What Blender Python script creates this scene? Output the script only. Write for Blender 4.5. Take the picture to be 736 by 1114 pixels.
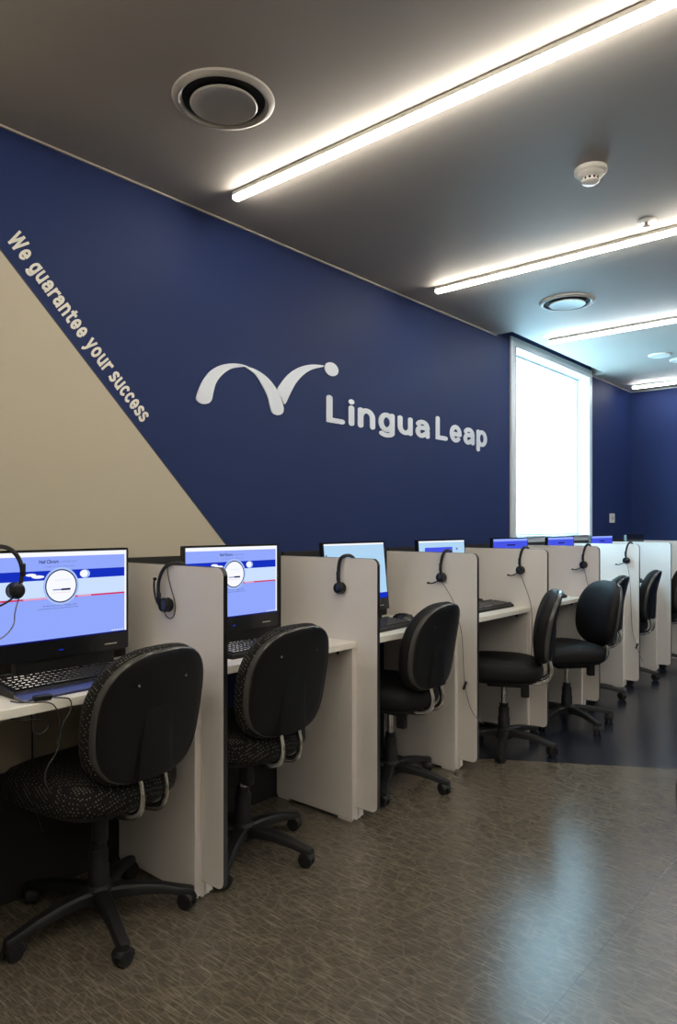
import bpy, bmesh, math, random
from mathutils import Vector, Matrix
random.seed(4)
PI = math.pi
for o in list(bpy.data.objects): bpy.data.objects.remove(o)
SC = bpy.context.scene
COL = SC.collection

# ------------------------------------------------------------------ camera
cd = bpy.data.cameras.new('camera'); cam = bpy.data.objects.new('camera', cd); COL.objects.link(cam)
cd.sensor_fit = 'HORIZONTAL'; cd.sensor_width = 36.0
cd.lens = 772.56 / 736 * 36
cd.shift_y = 15.4 / 736
cd.clip_start = 0.02
cam.location = (0, 0, 1.24)
cam.rotation_euler = (PI / 2, 0, 0.70807)
SC.camera = cam

# ------------------------------------------------------------------ world / exposure
w = bpy.data.worlds.new('sky'); SC.world = w; w.use_nodes = True
bgn = w.node_tree.nodes['Background']
bgn.inputs[0].default_value = (0.46, 0.79, 1.0, 1)
bgn.inputs[1].default_value = 13.0
SC.view_settings.view_transform = 'Standard'
SC.view_settings.look = 'None'
SC.view_settings.gamma = 1.0
SC.view_settings.exposure = 0.0
SC.view_settings.use_curve_mapping = False
LAMP = 54.0          # strength of the ceiling light strips
# daylight sampling helper of the window opening (a portal gives no light of its own)
pl = bpy.data.lights.new('window_portal', 'AREA'); pl.shape = 'RECTANGLE'; pl.size = 1.37; pl.size_y = 1.40
pl.cycles.is_portal = True
po = bpy.data.objects.new('window_portal', pl); COL.objects.link(po)
po.location = (-2.47, 5.4035, 1.8465); po.rotation_euler = (PI / 2, 0, PI / 2)

# ------------------------------------------------------------------ room numbers (metres)
XW, XR, YB, YF = -2.364, 3.0, -2.2, 7.19
ZC = 2.56
D0, SP = 1.519, 0.816
XB, XD, XL = -2.334, -1.774, -1.884       # back board, divider front, desk front
ZT, ZD = 1.105, 0.756                     # divider top, desk top

# ------------------------------------------------------------------ materials
MATS = {}
def mat(name, col, rough=0.5, metal=0.0, spec=0.5, noise=0.0, nscale=40.0, bump=0.0, bscale=200.0, coat=0.0):
    m = bpy.data.materials.new(name); m.use_nodes = True
    nt = m.node_tree; b = nt.nodes['Principled BSDF']
    b.inputs['Base Color'].default_value = (*col, 1)
    b.inputs['Roughness'].default_value = rough
    b.inputs['Metallic'].default_value = metal
    b.inputs['Specular IOR Level'].default_value = spec
    b.inputs['Coat Weight'].default_value = coat
    tc = nt.nodes.new('ShaderNodeTexCoord')
    n = nt.nodes.new('ShaderNodeTexNoise'); n.inputs['Scale'].default_value = nscale
    n.inputs['Detail'].default_value = 4
    nt.links.new(tc.outputs['Object'], n.inputs['Vector'])
    mr = nt.nodes.new('ShaderNodeMapRange')
    mr.inputs['To Min'].default_value = 1 - noise; mr.inputs['To Max'].default_value = 1 + noise
    nt.links.new(n.outputs['Fac'], mr.inputs['Value'])
    mx = nt.nodes.new('ShaderNodeVectorMath'); mx.operation = 'SCALE'
    mx.inputs[0].default_value = col
    nt.links.new(mr.outputs[0], mx.inputs['Scale'])
    nt.links.new(mx.outputs[0], b.inputs['Base Color'])
    if bump > 0:
        n2 = nt.nodes.new('ShaderNodeTexNoise'); n2.inputs['Scale'].default_value = bscale
        nt.links.new(tc.outputs['Object'], n2.inputs['Vector'])
        bp = nt.nodes.new('ShaderNodeBump'); bp.inputs['Strength'].default_value = bump
        bp.inputs['Distance'].default_value = 0.002
        nt.links.new(n2.outputs['Fac'], bp.inputs['Height']); nt.links.new(bp.outputs[0], b.inputs['Normal'])
    MATS[name] = m
    return m
def emis(name, col, s=1.0):
    m = bpy.data.materials.new(name); m.use_nodes = True
    nt = m.node_tree; nt.nodes.clear()
    e = nt.nodes.new('ShaderNodeEmission'); e.inputs[0].default_value = (*col, 1); e.inputs[1].default_value = s
    o = nt.nodes.new('ShaderNodeOutputMaterial'); nt.links.new(e.outputs[0], o.inputs[0])
    MATS[name] = m
    return m
def srgb(r, g, b):
    f = lambda c: ((c / 255 + 0.055) / 1.055) ** 2.4 if c > 10 else c / 255 / 12.92
    return (f(r), f(g), f(b))

mat('blue_paint', srgb(33, 47, 90), 0.6, noise=0.10, nscale=2.2, spec=0.15)
mat('beige_paint', srgb(178, 168, 148), 0.6, noise=0.04, nscale=3)
mat('edge_shadow', (0.03, 0.028, 0.025), 0.5)
mat('ceiling_paint', srgb(168, 162, 155), 0.6, noise=0.03, nscale=4)
mat('room_paint', srgb(160, 155, 148), 0.7)
mat('trim_metal', srgb(205, 198, 186), 0.35, metal=0.2)
mat('vent_paint', srgb(178, 172, 164), 0.4)
mat('white_plastic', srgb(225, 222, 215), 0.35, spec=0.5)
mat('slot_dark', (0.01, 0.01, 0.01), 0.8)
mat('window_frame', srgb(205, 210, 212), 0.4)
mat('laminate', srgb(220, 214, 208), 0.45, noise=0.02, nscale=60, spec=0.4)
mat('desk_laminate', srgb(222, 218, 208), 0.38, noise=0.02, nscale=60)
mat('edge_band', srgb(52, 54, 56), 0.5)
mat('brown_board', srgb(26, 22, 19), 0.6)
mat('black_plastic', (0.008, 0.008, 0.0085), 0.5, spec=0.35, bump=0.15, bscale=500)
mat('shell_plastic', (0.0055, 0.0055, 0.006), 0.42, spec=0.3, bump=0.25, bscale=700)
mat('rim_glint_wheel_grey', (0.05, 0.05, 0.048), 0.25)  # grey of the mouse wheels and of the painted glint on chair shell edges
mat('gloss_black', (0.010, 0.010, 0.012), 0.16)
mat('chrome', (0.72, 0.71, 0.68), 0.16, metal=1.0)
mat('screw_steel', (0.6, 0.6, 0.6), 0.25, metal=1.0)
mat('keycap', (0.014, 0.014, 0.016), 0.17, spec=0.8)
mat('wrist_rest', (0.02, 0.018, 0.05), 0.18, coat=0.4)  # purple in the base colour stands in for the screen's reflection
mat('foam', (0.012, 0.012, 0.012), 0.9)
mat('cable_rubber', (0.02, 0.02, 0.02), 0.5)
mat('grey_cable', (0.16, 0.15, 0.13), 0.5)
mat('letter_white', srgb(214, 220, 230), 0.5)
mat('letter_cream', srgb(226, 222, 210), 0.5)
mat('plain_fabric', (0.0055, 0.005, 0.005), 0.6, spec=0.25, noise=0.25, nscale=300, bump=0.4, bscale=900)
emis('lamp_diffuser', (1.0, 0.93, 0.80), LAMP)
emis('lamp_diffuser_cool', (0.93, 0.98, 1.0), LAMP)
for n, c in dict(scr_peri=(146, 168, 252), scr_blue=(22, 48, 190), scr_pale=(204, 224, 255), scr_white=(248, 250, 255), scr_red=(214, 50, 92),
                 scr_navy=(24, 32, 84), scr_grey=(110, 125, 190), scr_cyan=(176, 214, 244), scr_royal=(70, 84, 228), scr_halo=(170, 196, 250), scr_band=(10, 20, 110), scr_pink=(236, 170, 200)).items():
    emis(n, srgb(*c))

# dotted upholstery: a lattice of small pale dots on black cloth
def dotted(name):
    m = mat(name, (0.006, 0.0055, 0.005), 0.8, spec=0.25)
    nt = m.node_tree; b = nt.nodes['Principled BSDF']
    tc = nt.nodes.new('ShaderNodeTexCoord')
    v = nt.nodes.new('ShaderNodeTexVoronoi'); v.inputs['Scale'].default_value = 120; v.inputs['Randomness'].default_value = 0.22
    mp = nt.nodes.new('ShaderNodeMapping'); mp.inputs['Rotation'].default_value = (0.62, 0.48, 0.37)
    nt.links.new(tc.outputs['Object'], mp.inputs[0]); nt.links.new(mp.outputs[0], v.inputs['Vector'])
    lt = nt.nodes.new('ShaderNodeMath'); lt.operation = 'LESS_THAN'; lt.inputs[1].default_value = 0.27
    nt.links.new(v.outputs['Distance'], lt.inputs[0])
    mx = nt.nodes.new('ShaderNodeMix'); mx.data_type = 'RGBA'
    mx.inputs[6].default_value = (0.006, 0.0055, 0.005, 1); mx.inputs[7].default_value = (0.13, 0.12, 0.10, 1)
    nt.links.new(lt.outputs[0], mx.inputs[0]); nt.links.new(mx.outputs[2], b.inputs['Base Color'])
    return m
dotted('dot_fabric')

# woven vinyl floor
def vinyl(name, base, line, dark, seam=False, rough=0.21):
    m = bpy.data.materials.new(name); m.use_nodes = True
    nt = m.node_tree; N = nt.nodes; L = nt.links; b = N['Principled BSDF']
    tc = N.new('ShaderNodeTexCoord')
    def streak(rot, sx, sy, lo, hi):  # thread streaks
        mp = N.new('ShaderNodeMapping'); mp.inputs['Rotation'].default_value = (0, 0, rot); mp.inputs['Scale'].default_value = (sx, sy, 1)
        L.new(tc.outputs['Object'], mp.inputs[0])
        n = N.new('ShaderNodeTexNoise'); n.inputs['Scale'].default_value = 1; n.inputs['Detail'].default_value = 3
        L.new(mp.outputs[0], n.inputs['Vector'])
        r = N.new('ShaderNodeMapRange'); r.inputs['From Min'].default_value = lo; r.inputs['From Max'].default_value = hi
        L.new(n.outputs['Fac'], r.inputs[0]); return r.outputs[0]
    # cells with their own weave direction
    cell = N.new('ShaderNodeTexVoronoi'); cell.inputs['Scale'].default_value = 17
    L.new(tc.outputs['Object'], cell.inputs['Vector'])
    edge = N.new('ShaderNodeTexVoronoi'); edge.feature = 'DISTANCE_TO_EDGE'; edge.inputs['Scale'].default_value = 17
    L.new(tc.outputs['Object'], edge.inputs['Vector'])
    er = N.new('ShaderNodeMapRange'); er.inputs['From Min'].default_value = 0.0; er.inputs['From Max'].default_value = 0.07
    er.inputs['To Min'].default_value = 1; er.inputs['To Max'].default_value = 0
    L.new(edge.outputs['Distance'], er.inputs[0])
    s1 = streak(0.5, 30, 420, 0.35, 0.7); s2 = streak(-1.07, 30, 420, 0.35, 0.7); s3 = streak(0.2, 9, 170, 0.58, 0.70); s4 = streak(1.4, 9, 170, 0.58, 0.70); s5 = streak(-0.7, 9, 170, 0.60, 0.72)
    pick = N.new('ShaderNodeSeparateColor'); L.new(cell.outputs['Color'], pick.inputs[0])
    gt = N.new('ShaderNodeMath'); gt.operation = 'GREATER_THAN'; gt.inputs[1].default_value = 0.5; L.new(pick.outputs[0], gt.inputs[0])
    mixs = N.new('ShaderNodeMix'); L.new(gt.outputs[0], mixs.inputs[0]); L.new(s1, mixs.inputs[2]); L.new(s2, mixs.inputs[3])
    c1 = N.new('ShaderNodeMix'); c1.data_type = 'RGBA'; c1.inputs[6].default_value = (*dark, 1); c1.inputs[7].default_value = (*base, 1)
    L.new(mixs.outputs[0], c1.inputs[0])
    lf = N.new('ShaderNodeMath'); lf.operation = 'MULTIPLY'; lf.inputs[1].default_value = 0.20; L.new(er.outputs[0], lf.inputs[0])
    c2 = N.new('ShaderNodeMix'); c2.data_type = 'RGBA'; L.new(lf.outputs[0], c2.inputs[0]); L.new(c1.outputs[2], c2.inputs[6]); c2.inputs[7].default_value = (*line, 1)
    lf3 = N.new('ShaderNodeMath'); lf3.operation = 'MULTIPLY'; lf3.inputs[1].default_value = 0.6; mxa = N.new('ShaderNodeMath'); mxa.operation = 'MAXIMUM'; L.new(s3, mxa.inputs[0]); L.new(s4, mxa.inputs[1]); mxb = N.new('ShaderNodeMath'); mxb.operation = 'MAXIMUM'; L.new(mxa.outputs[0], mxb.inputs[0]); L.new(s5, mxb.inputs[1]); L.new(mxb.outputs[0], lf3.inputs[0])
    c3 = N.new('ShaderNodeMix'); c3.data_type = 'RGBA'; L.new(lf3.outputs[0], c3.inputs[0]); L.new(c2.outputs[2], c3.inputs[6]); c3.inputs[7].default_value = (*line, 1)
    out = c3.outputs[2]
    if seam:
        sx = N.new('ShaderNodeSeparateXYZ'); L.new(tc.outputs['Object'], sx.inputs[0])
        cm = N.new('ShaderNodeMath'); cm.operation = 'COMPARE'; cm.inputs[1].default_value = -0.768; cm.inputs[2].default_value = 0.0011
        L.new(sx.outputs[0], cm.inputs[0])
        c4 = N.new('ShaderNodeMix'); c4.data_type = 'RGBA'; L.new(cm.outputs[0], c4.inputs[0]); L.new(out, c4.inputs[6]); c4.inputs[7].default_value = (dark[0] * .75, dark[1] * .75, dark[2] * .75, 1)
        out = c4.outputs[2]
    L.new(out, b.inputs['Base Color'])
    b.inputs['Roughness'].default_value = rough; b.inputs['Specular IOR Level'].default_value = 0.6
    bp = N.new('ShaderNodeBump'); bp.inputs['Strength'].default_value = 0.12; bp.inputs['Distance'].default_value = 0.001
    L.new(mixs.outputs[0], bp.inputs['Height']); L.new(bp.outputs[0], b.inputs['Normal'])
    MATS[name] = m
vinyl('taupe_vinyl', srgb(98, 90, 78), srgb(136, 127, 112), srgb(66, 60, 51), seam=True)
vinyl('navy_vinyl', srgb(30, 34, 46), srgb(52, 58, 72), srgb(18, 21, 30))

g = bpy.data.materials.new('pane_glass'); g.use_nodes = True
nt = g.node_tree; nt.nodes.clear()
tr = nt.nodes.new('ShaderNodeBsdfTransparent'); tr.inputs[0].default_value = (0.96, 0.98, 0.98, 1)
gl = nt.nodes.new('ShaderNodeBsdfGlossy'); gl.inputs['Roughness'].default_value = 0.03
ms = nt.nodes.new('ShaderNodeMixShader'); ou = nt.nodes.new('ShaderNodeOutputMaterial')
ms.inputs[0].default_value = 0.05; nt.links.new(tr.outputs[0], ms.inputs[1]); nt.links.new(gl.outputs[0], ms.inputs[2]); nt.links.new(ms.outputs[0], ou.inputs[0])
MATS['pane_glass'] = g

# ------------------------------------------------------------------ mesh helpers
class MB:
    def __init__(s): s.bm = bmesh.new(); s.mi = 0
    def _new(s, before):
        for f in s.bm.faces:
            if f.index == -1 or f not in before: f.material_index = s.mi
    def box(s, c, d, bevel=0.0, seg=2, rot=None):
        r = bmesh.ops.create_cube(s.bm, size=1.0)
        vs = r['verts']
        M = Matrix.Translation(c) @ (rot.to_4x4() if rot else Matrix()) @ Matrix.Diagonal((*d, 1))
        bmesh.ops.transform(s.bm, matrix=M, verts=vs)
        fs = list({f for v in vs for f in v.link_faces})
        for f in fs: f.material_index = s.mi
        if bevel > 0:
            es = list({e for v in vs for e in v.link_edges})
            bmesh.ops.bevel(s.bm, geom=es, offset=bevel, segments=seg, profile=0.5, affect='EDGES', clamp_overlap=True, material=-1)
        return s
    def span(s, a, b, bevel=0.0, seg=2):
        return s.box(((a[0]+b[0])/2, (a[1]+b[1])/2, (a[2]+b[2])/2), (abs(b[0]-a[0]), abs(b[1]-a[1]), abs(b[2]-a[2])), bevel, seg)
    def rings(s, rs, cap=True, closed=False):
        """loft a list of rings (lists of points of the same length)"""
        n = len(rs[0]); V = [[s.bm.verts.new(p) for p in r] for r in rs]
        m = len(V)
        for i in range(m if closed else m - 1):
            A, B = V[i], V[(i + 1) % m]
            for k in range(n):
                f = s.bm.faces.new((A[k], A[(k+1) % n], B[(k+1) % n], B[k])); f.material_index = s.mi
        if cap and not closed:
            f = s.bm.faces.new(V[0][::-1]); f.material_index = s.mi
            f = s.bm.faces.new(V[-1]); f.material_index = s.mi
        return s
    def lathe(s, prof, c=(0, 0, 0), n=32, axis='Z'):
        rs = []
        for r, z in prof:
            ring = []
            for k in range(n):
                a = 2 * PI * k / n
                p = (max(r, 1e-4) * math.cos(a), max(r, 1e-4) * math.sin(a), z)
                if axis == 'Y': p = (p[0], p[2], p[1])
                if axis == 'X': p = (p[2], p[0], p[1])
                ring.append((p[0] + c[0], p[1] + c[1], p[2] + c[2]))
            rs.append(ring)
        return s.rings(rs)
    def tube(s, pts, r, n=10, smooth=0, flat=None):
        pts = [Vector(p) for p in pts]
        for _ in range(smooth):
            q = [pts[0]]
            for a, b in zip(pts, pts[1:]): q += [a * .75 + b * .25, a * .25 + b * .75]
            pts = q + [pts[-1]]
        rs = []; up = None
        rad = r if callable(r) else (lambda t: r)
        for i, p in enumerate(pts):
            t = (pts[min(i+1, len(pts)-1)] - pts[max(i-1, 0)]).normalized()
            if up is None:
                up = Vector((0, 0, 1)) if abs(t.z) < .9 else Vector((1, 0, 0))
                if flat: up = Vector(flat[0])
            x = t.cross(up).normalized(); y = x.cross(t).normalized(); up = y
            R = rad(i / (len(pts) - 1)); f1, f2 = (flat[1], flat[2]) if flat else (1, 1)
            rs.append([p + x * (R * f1 * math.cos(2*PI*k/n)) + y * (R * f2 * math.sin(2*PI*k/n)) for k in range(n)])
        return s.rings(rs)
    def prism(s, poly, axis, a, b):
        """poly of 2-D points extruded along axis between a and b"""
        def P(u, v, w): return {'X': (w, u, v), 'Y': (u, w, v), 'Z': (u, v, w)}[axis]
        return s.rings([[P(u, v, a) for u, v in poly], [P(u, v, b) for u, v in poly]])
    def build(s, name, mats, parent=None, smooth=True, ang=35, loc=None, rotz=None):
        bmesh.ops.recalc_face_normals(s.bm, faces=s.bm.faces)
        me = bpy.data.meshes.new(name); s.bm.to_mesh(me); s.bm.free()
        for m in ([mats] if isinstance(mats, str) else mats): me.materials.append(MATS[m])
        if smooth:
            for p in me.polygons: p.use_smooth = True
            me.set_sharp_from_angle(angle=math.radians(ang))
        o = bpy.data.objects.new(name, me); COL.objects.link(o)
        if parent: o.parent = parent
        if loc: o.location = loc
        if rotz is not None: o.rotation_euler = (0, 0, rotz)
        return o
def thing(name, label, cat, loc=(0, 0, 0), rotz=0, group=None):
    o = bpy.data.objects.new(name, None); COL.objects.link(o); o.empty_display_size = 0.1
    o.location = loc; o.rotation_euler = (0, 0, rotz); tag(o, label, cat, group); return o
def tag(o, label, cat, group=None):
    o['label'] = label; o['category'] = cat
    if group: o['group'] = group
    return o
def struct(o, label=None):
    o['kind'] = 'structure'
    if label: o['label'] = label
    return o
KIDS = {}
def kids(o): return [c for c in bpy.data.objects if c.parent == o]
def copy_tree(o, parent=None):
    c = o.copy(); COL.objects.link(c)
    if parent: c.parent = parent
    for ch in kids(o): copy_tree(ch, c)
    return c
def rounded(w, h, r, n=5, c=(0, 0)):
    pts = []
    for cx, cy, a0 in ((w/2-r, h/2-r, 0), (-w/2+r, h/2-r, PI/2), (-w/2+r, -h/2+r, PI), (w/2-r, -h/2+r, 1.5*PI)):
        for k in range(n+1):
            a = a0 + PI/2*k/n; pts.append((c[0]+cx+r*math.cos(a), c[1]+cy+r*math.sin(a)))
    return pts

# ------------------------------------------------------------------ structure
# floor: taupe vinyl, navy vinyl beyond a slanted joint
m = MB()
bl = [(-2.6, 2.948), (3.2, 6.405)]
m.mi = 0; m.prism([(-2.6, YB-.2), (3.2, YB-.2), bl[1], bl[0]], 'Z', -0.1, 0)
m.mi = 1; m.prism([bl[0], bl[1], (3.2, YF+.2), (-2.6, YF+.2)], 'Z', -0.1, 0)
struct(m.build('floor', ['taupe_vinyl', 'navy_vinyl'], smooth=False))
# left wall with the window hole
WY0, WY1, WZ0, WZ1 = 4.704, 6.103, 1.16, 2.533
m = MB()
m.span((XW-.2, YB-.2, 0), (XW, WY0, 2.82)); m.span((XW-.2, WY1, 0), (XW, YF+.2, 2.82))
m.span((XW-.2, WY0, 0), (XW, WY1, WZ0)); m.span((XW-.2, WY0, WZ1), (XW, WY1, 2.82))
struct(m.build('wall_left', 'blue_paint', smooth=False))
m = MB(); m.span((XW-.2, YF, 0), (XR+.2, YF+.2, 2.82)); struct(m.build('wall_far', 'blue_paint', smooth=False))
m = MB(); m.span((XR, YB, 0), (XR+.2, YF, 2.82)); struct(m.build('wall_right', 'room_paint', smooth=False))
m = MB(); m.span((XW, YB-.2, 0), (XR+.2, YB, 2.82)); struct(m.build('wall_back', 'room_paint', smooth=False))
# ceiling with the blind pocket over the window
m = MB()
PX, PY0, PY1 = -2.24, 4.43, 6.16
m.span((PX, YB, ZC), (XR, YF, 2.82)); m.span((XW, YB, ZC), (PX, PY0, 2.82)); m.span((XW, PY1, ZC), (PX, YF, 2.82))
m.span((XW, PY0, 2.78), (PX, PY1, 2.82))
struct(m.build('ceiling', 'ceiling_paint', smooth=False))
# shadow-gap angle where the ceiling meets the walls
m = MB()
for a, b in ((YB, PY0), (PY1, YF)):
    m.span((XW, a, ZC-.008), (XW+.009, b, ZC-.001))
m.span((XW+.009, YF-.009, ZC-.008), (XR, YF, ZC-.001))
struct(m.build('trim_1', 'trim_metal', smooth=False), 'thin pale metal angle between the ceiling and the blue wall')
# beige part of the wall below the slanted line
m = MB()
poly = [(YB, 0.0), (YB, ZC-.013), (0.655, ZC-.013), (2.042, 1.119), (1.985, 1.10), (1.985, 0.0)]
m.mi = 0; m.prism(poly, 'X', XW, XW+.010)
m.mi = 1; m.prism([(0.655, ZC-.013), (0.662, ZC-.013), (2.049, 1.119), (2.042, 1.119)], 'X', XW, XW+.009)  # dark strip draws the shadow along the panel's slanted edge
struct(m.build('trim_2', ['beige_paint', 'edge_shadow'], smooth=False), 'beige wall panel with a slanted edge beside the blue wall')
# dark panel covering the lower wall under the desks
m = MB(); m.span((XW+.0102, YB, 0), (XW+.022, YF, .43)); struct(m.build('lower_panel_left', 'slot_dark', smooth=False), 'black panel on the lower wall beneath the desks')
# window
fr_ = MB()
XG = -2.453
def ringbox(mb, y0, y1, z0, z1, t, x0, x1, ty=None):
    mb.span((x0, y0, z0), (x1, y0+t, z1)); mb.span((x0, y1-t, z0), (x1, y1, z1))
    mb.span((x0, y0+t, z0), (x1, y1-t, z0+t)); mb.span((x0, y0+t, z1-t), (x1, y1-t, z1))
ringbox(fr_, WY0-.07, WY1+.045, WZ0-.055, WZ1+.06, .06, XW, XW+.014)
fr_.span((XW-.201, WY0, WZ0), (XW+.014, WY0+.006, WZ1)); fr_.span((XW-.201, WY1-.006, WZ0), (XW+.014, WY1, WZ1))
fr_.span((XW-.201, WY0, WZ0), (XW+.03, WY1, WZ0+.008)); fr_.span((XW-.201, WY0, WZ1-.006), (XW+.014, WY1, WZ1))
ringbox(fr_, WY0, WY1, WZ0, WZ1, .022, XG-.04, XG-.008)
wi = struct(fr_.build('window_1', 'window_frame', smooth=False), 'tall white framed window glowing with daylight')
m = MB(); m.span((XG-.026, WY0+.02, WZ0+.02), (XG-.022, WY1-.02, WZ1-.02)); m.build('pane', 'pane_glass', wi, smooth=False)

# ------------------------------------------------------------------ wall lettering
def text_mesh(name, body, matname, w, h, depth=0.004, bold=0.0, parent=None, bevel=0.0, ref='L'):
    """letters standing in local x (right) / y (up), scaled so that the whole is w wide and a capital is h tall"""
    def mk(txt):
        c = bpy.data.curves.new('t', 'FONT'); c.body = txt; c.size = 1; c.offset = bold; c.resolution_u = 6
        if depth: c.extrude = 0.05
        o = bpy.data.objects.new('t', c); COL.objects.link(o)
        bpy.context.view_layer.update()
        me = bpy.data.meshes.new_from_object(o.evaluated_get(bpy.context.evaluated_depsgraph_get()))
        bpy.data.objects.remove(o); bpy.data.curves.remove(c); return me
    r = mk(ref); ys = [v.co.y for v in r.vertices]; ch = max(ys) - min(ys); y0 = min(ys); bpy.data.meshes.remove(r)
    me = mk(body); xs = [v.co.x for v in me.vertices]; x0, x1 = min(xs), max(xs)
    for v in me.vertices:
        v.co.x = (v.co.x - x0) / (x1 - x0) * w; v.co.y = (v.co.y - y0) / ch * h
        v.co.z = (v.co.z + 0.05) / 0.1 * depth if depth else 0
    me.name = name; me.materials.clear(); me.materials.append(MATS[matname])
    o = bpy.data.objects.new(name, me); COL.objects.link(o)
    if parent: o.parent = parent
    return o
from mathutils import Euler
ROTW = Euler((PI/2, 0, PI/2))
logo = thing('wall_logo', 'white leaping arc emblem and Lingua Leap lettering on the blue wall', 'wall sign', (XW, 1.85, 1.76))
def catmull(P, k=5, closed=True):
    out = []; n = len(P)
    for i in range(n):
        p0, p1, p2, p3 = [Vector(P[(i+j-1) % n]) for j in range(4)]
        for s_ in range(k):
            t = s_ / k
            q = .5*((2*p1)+(-p0+p2)*t+(2*p0-5*p1+4*p2-p3)*t*t+(-p0+3*p1-3*p2+p3)*t**3); out.append((q.x, q.y))
    return out
A = [(1.852,1.776),(1.879,1.837),(1.919,1.888),(1.97,1.923),(2.029,1.944),(2.09,1.953),(2.14,1.950),(2.11,1.944),(2.041,1.924),(1.993,1.892),(1.958,1.852),(1.942,1.81),(1.933,1.775),(1.914,1.757),(1.883,1.751),(1.860,1.758)]
B = [(2.122,1.946),(2.165,1.947),(2.217,1.936),(2.27,1.912),(2.316,1.874),(2.347,1.829),(2.361,1.791),(2.353,1.768),(2.325,1.756),(2.292,1.760),(2.277,1.779),(2.257,1.836),(2.217,1.888),(2.178,1.924)]
Cc = [(2.322,1.872),(2.347,1.910),(2.395,1.958),(2.461,1.999),(2.542,2.028),(2.635,2.041),(2.637,2.034),(2.557,2.007),(2.497,1.972),(2.444,1.923),(2.405,1.867),(2.378,1.822),(2.366,1.815),(2.350,1.838)]
for P in (A, B, Cc):
    m = MB(); q = [(y-1.85, z-1.76) for y, z in catmull(P)]
    m.prism(q, 'X', 0.0005, 0.005); m.build('swoosh', 'letter_white', logo)
m = MB(); m.prism([(2.703-1.85+.052*math.cos(a*PI/16), 2.033-1.76+.034*math.sin(a*PI/16)) for a in range(32)], 'X', 0.0005, 0.005); m.build('dot', 'letter_white', logo)
def place_text(o, root, y, z, ang=0):
    o.matrix_local = Matrix.Translation((0.0005, y - root.location.y, z - root.location.z)) @ ROTW.to_matrix().to_4x4() @ Matrix.Rotation(ang, 4, 'Z')
def glyph(ch, wt):
    """strokes of one letter (centre lines, capital height 1) and its width"""
    h = wt/2; X = .78
    def el(cx, cy, rx, ry, a0, a1, n=18): return [(cx+rx*math.cos(math.radians(a0+(a1-a0)*k/n)), cy+ry*math.sin(math.radians(a0+(a1-a0)*k/n))) for k in range(n+1)]
    W = .60; r = W/2-h; q = (X-2*h)/2; m_ = X/2
    if ch == 'L': return [[(h, 1-h), (h, h), (.58-h, h)]], .58
    if ch == 'W': return [[(h, 1-h), (.30, h)], [(.30, h), (.52, 1-h)], [(.52, 1-h), (.74, h)], [(.74, h), (1.04-h, 1-h)]], 1.04
    if ch == 'i': return [[(h, h), (h, X-h)], [(h, 1-h*.9), (h, 1-h*.9+.005)]], wt
    if ch == 'n': return [[(h, h), (h, X-h)], el(W/2, X-h-q*.9, r, q*.9, 180, 0) + [(W-h, h)]], W
    if ch == 'u': return [[(W-h, h), (W-h, X-h)], [(h, X-h)] + el(W/2, h+q*.9, r, q*.9, 180, 360)], W
    if ch == 'a': return [el(W/2-.01, X-h-q*.62, r*.95, q*.62, 155, 0) + [(W-h, h)], [(W-h, m_+.06), (W*.45, m_+.05)] + el(W*.40, (m_+.05+h)/2, W*.40-h, (m_+.05-h)/2, 95, 300, 14) + [(W-h, h+.16)]], W
    if ch == 'g': return [el(W/2, m_, r, q, 0, 360, 28), [(W-h, X-h), (W-h, .0)] + el(W/2, -.02, r, .20-h, 0, -150, 14)], W
    if ch == 'p': return [el(W/2, m_, r, q, 0, 360, 28), [(h, X-h), (h, -.24+h)]], W
    if ch == 'o': return [el(W/2, m_, r*1.05, q, 0, 360, 28)], W+.02
    if ch == 'e': return [el(W/2, m_, r, q, -4, 312, 27), [(h+.02, m_-.02), (W-h, m_-.02)]], W
    if ch == 'c': return [el(W/2, m_, r*1.05, q, 52, 308, 22)], W-.06
    if ch == 's': return [[(x*.50, y) for x, y in catmull2([(.93-h, X-h-.05), (.62, X-h), (.34, X-h-.02), (h*1.6, X-h-.13), (.32, m_+.05), (.72, m_-.05), (1-h*1.4, h+.14), (.68, h+.01), (.40, h), (h*1.2, h+.05)])]], .50
    if ch == 'r': return [[(h, h), (h, X-h)], el(.40, X-h-.26, .40-h, .26, 180, 82, 10)], .42
    if ch == 't': return [[(h+.10, .94-h), (h+.10, .24)] + el(h+.24, .24, .14, .24-h, 180, 270, 8) + [(.44-h*.5, h)], [(h*.6, X-h), (.44-h*.5, X-h)]], .44
    if ch == 'y': return [[(h*.9, X-h), (W/2, h+.03)], [(W-h*.9, X-h), (W/2-.02, h-.10), (W/2-.10, -.24+h+.03), (h+.06, -.24+h)]], W
    return [], .30
def catmull2(P, k=5):
    out = []; n = len(P)
    for i in range(n-1):
        p0, p1, p2, p3 = [Vector(P[max(0, min(n-1, i+j-1))]) for j in range(4)]
        for s_ in range(k):
            t = s_/k; v = .5*((2*p1)+(-p0+p2)*t+(2*p0-5*p1+4*p2-p3)*t*t+(-p0+3*p1-3*p2+p3)*t**3); out.append((v.x, v.y))
    return out + [P[-1]]
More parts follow.
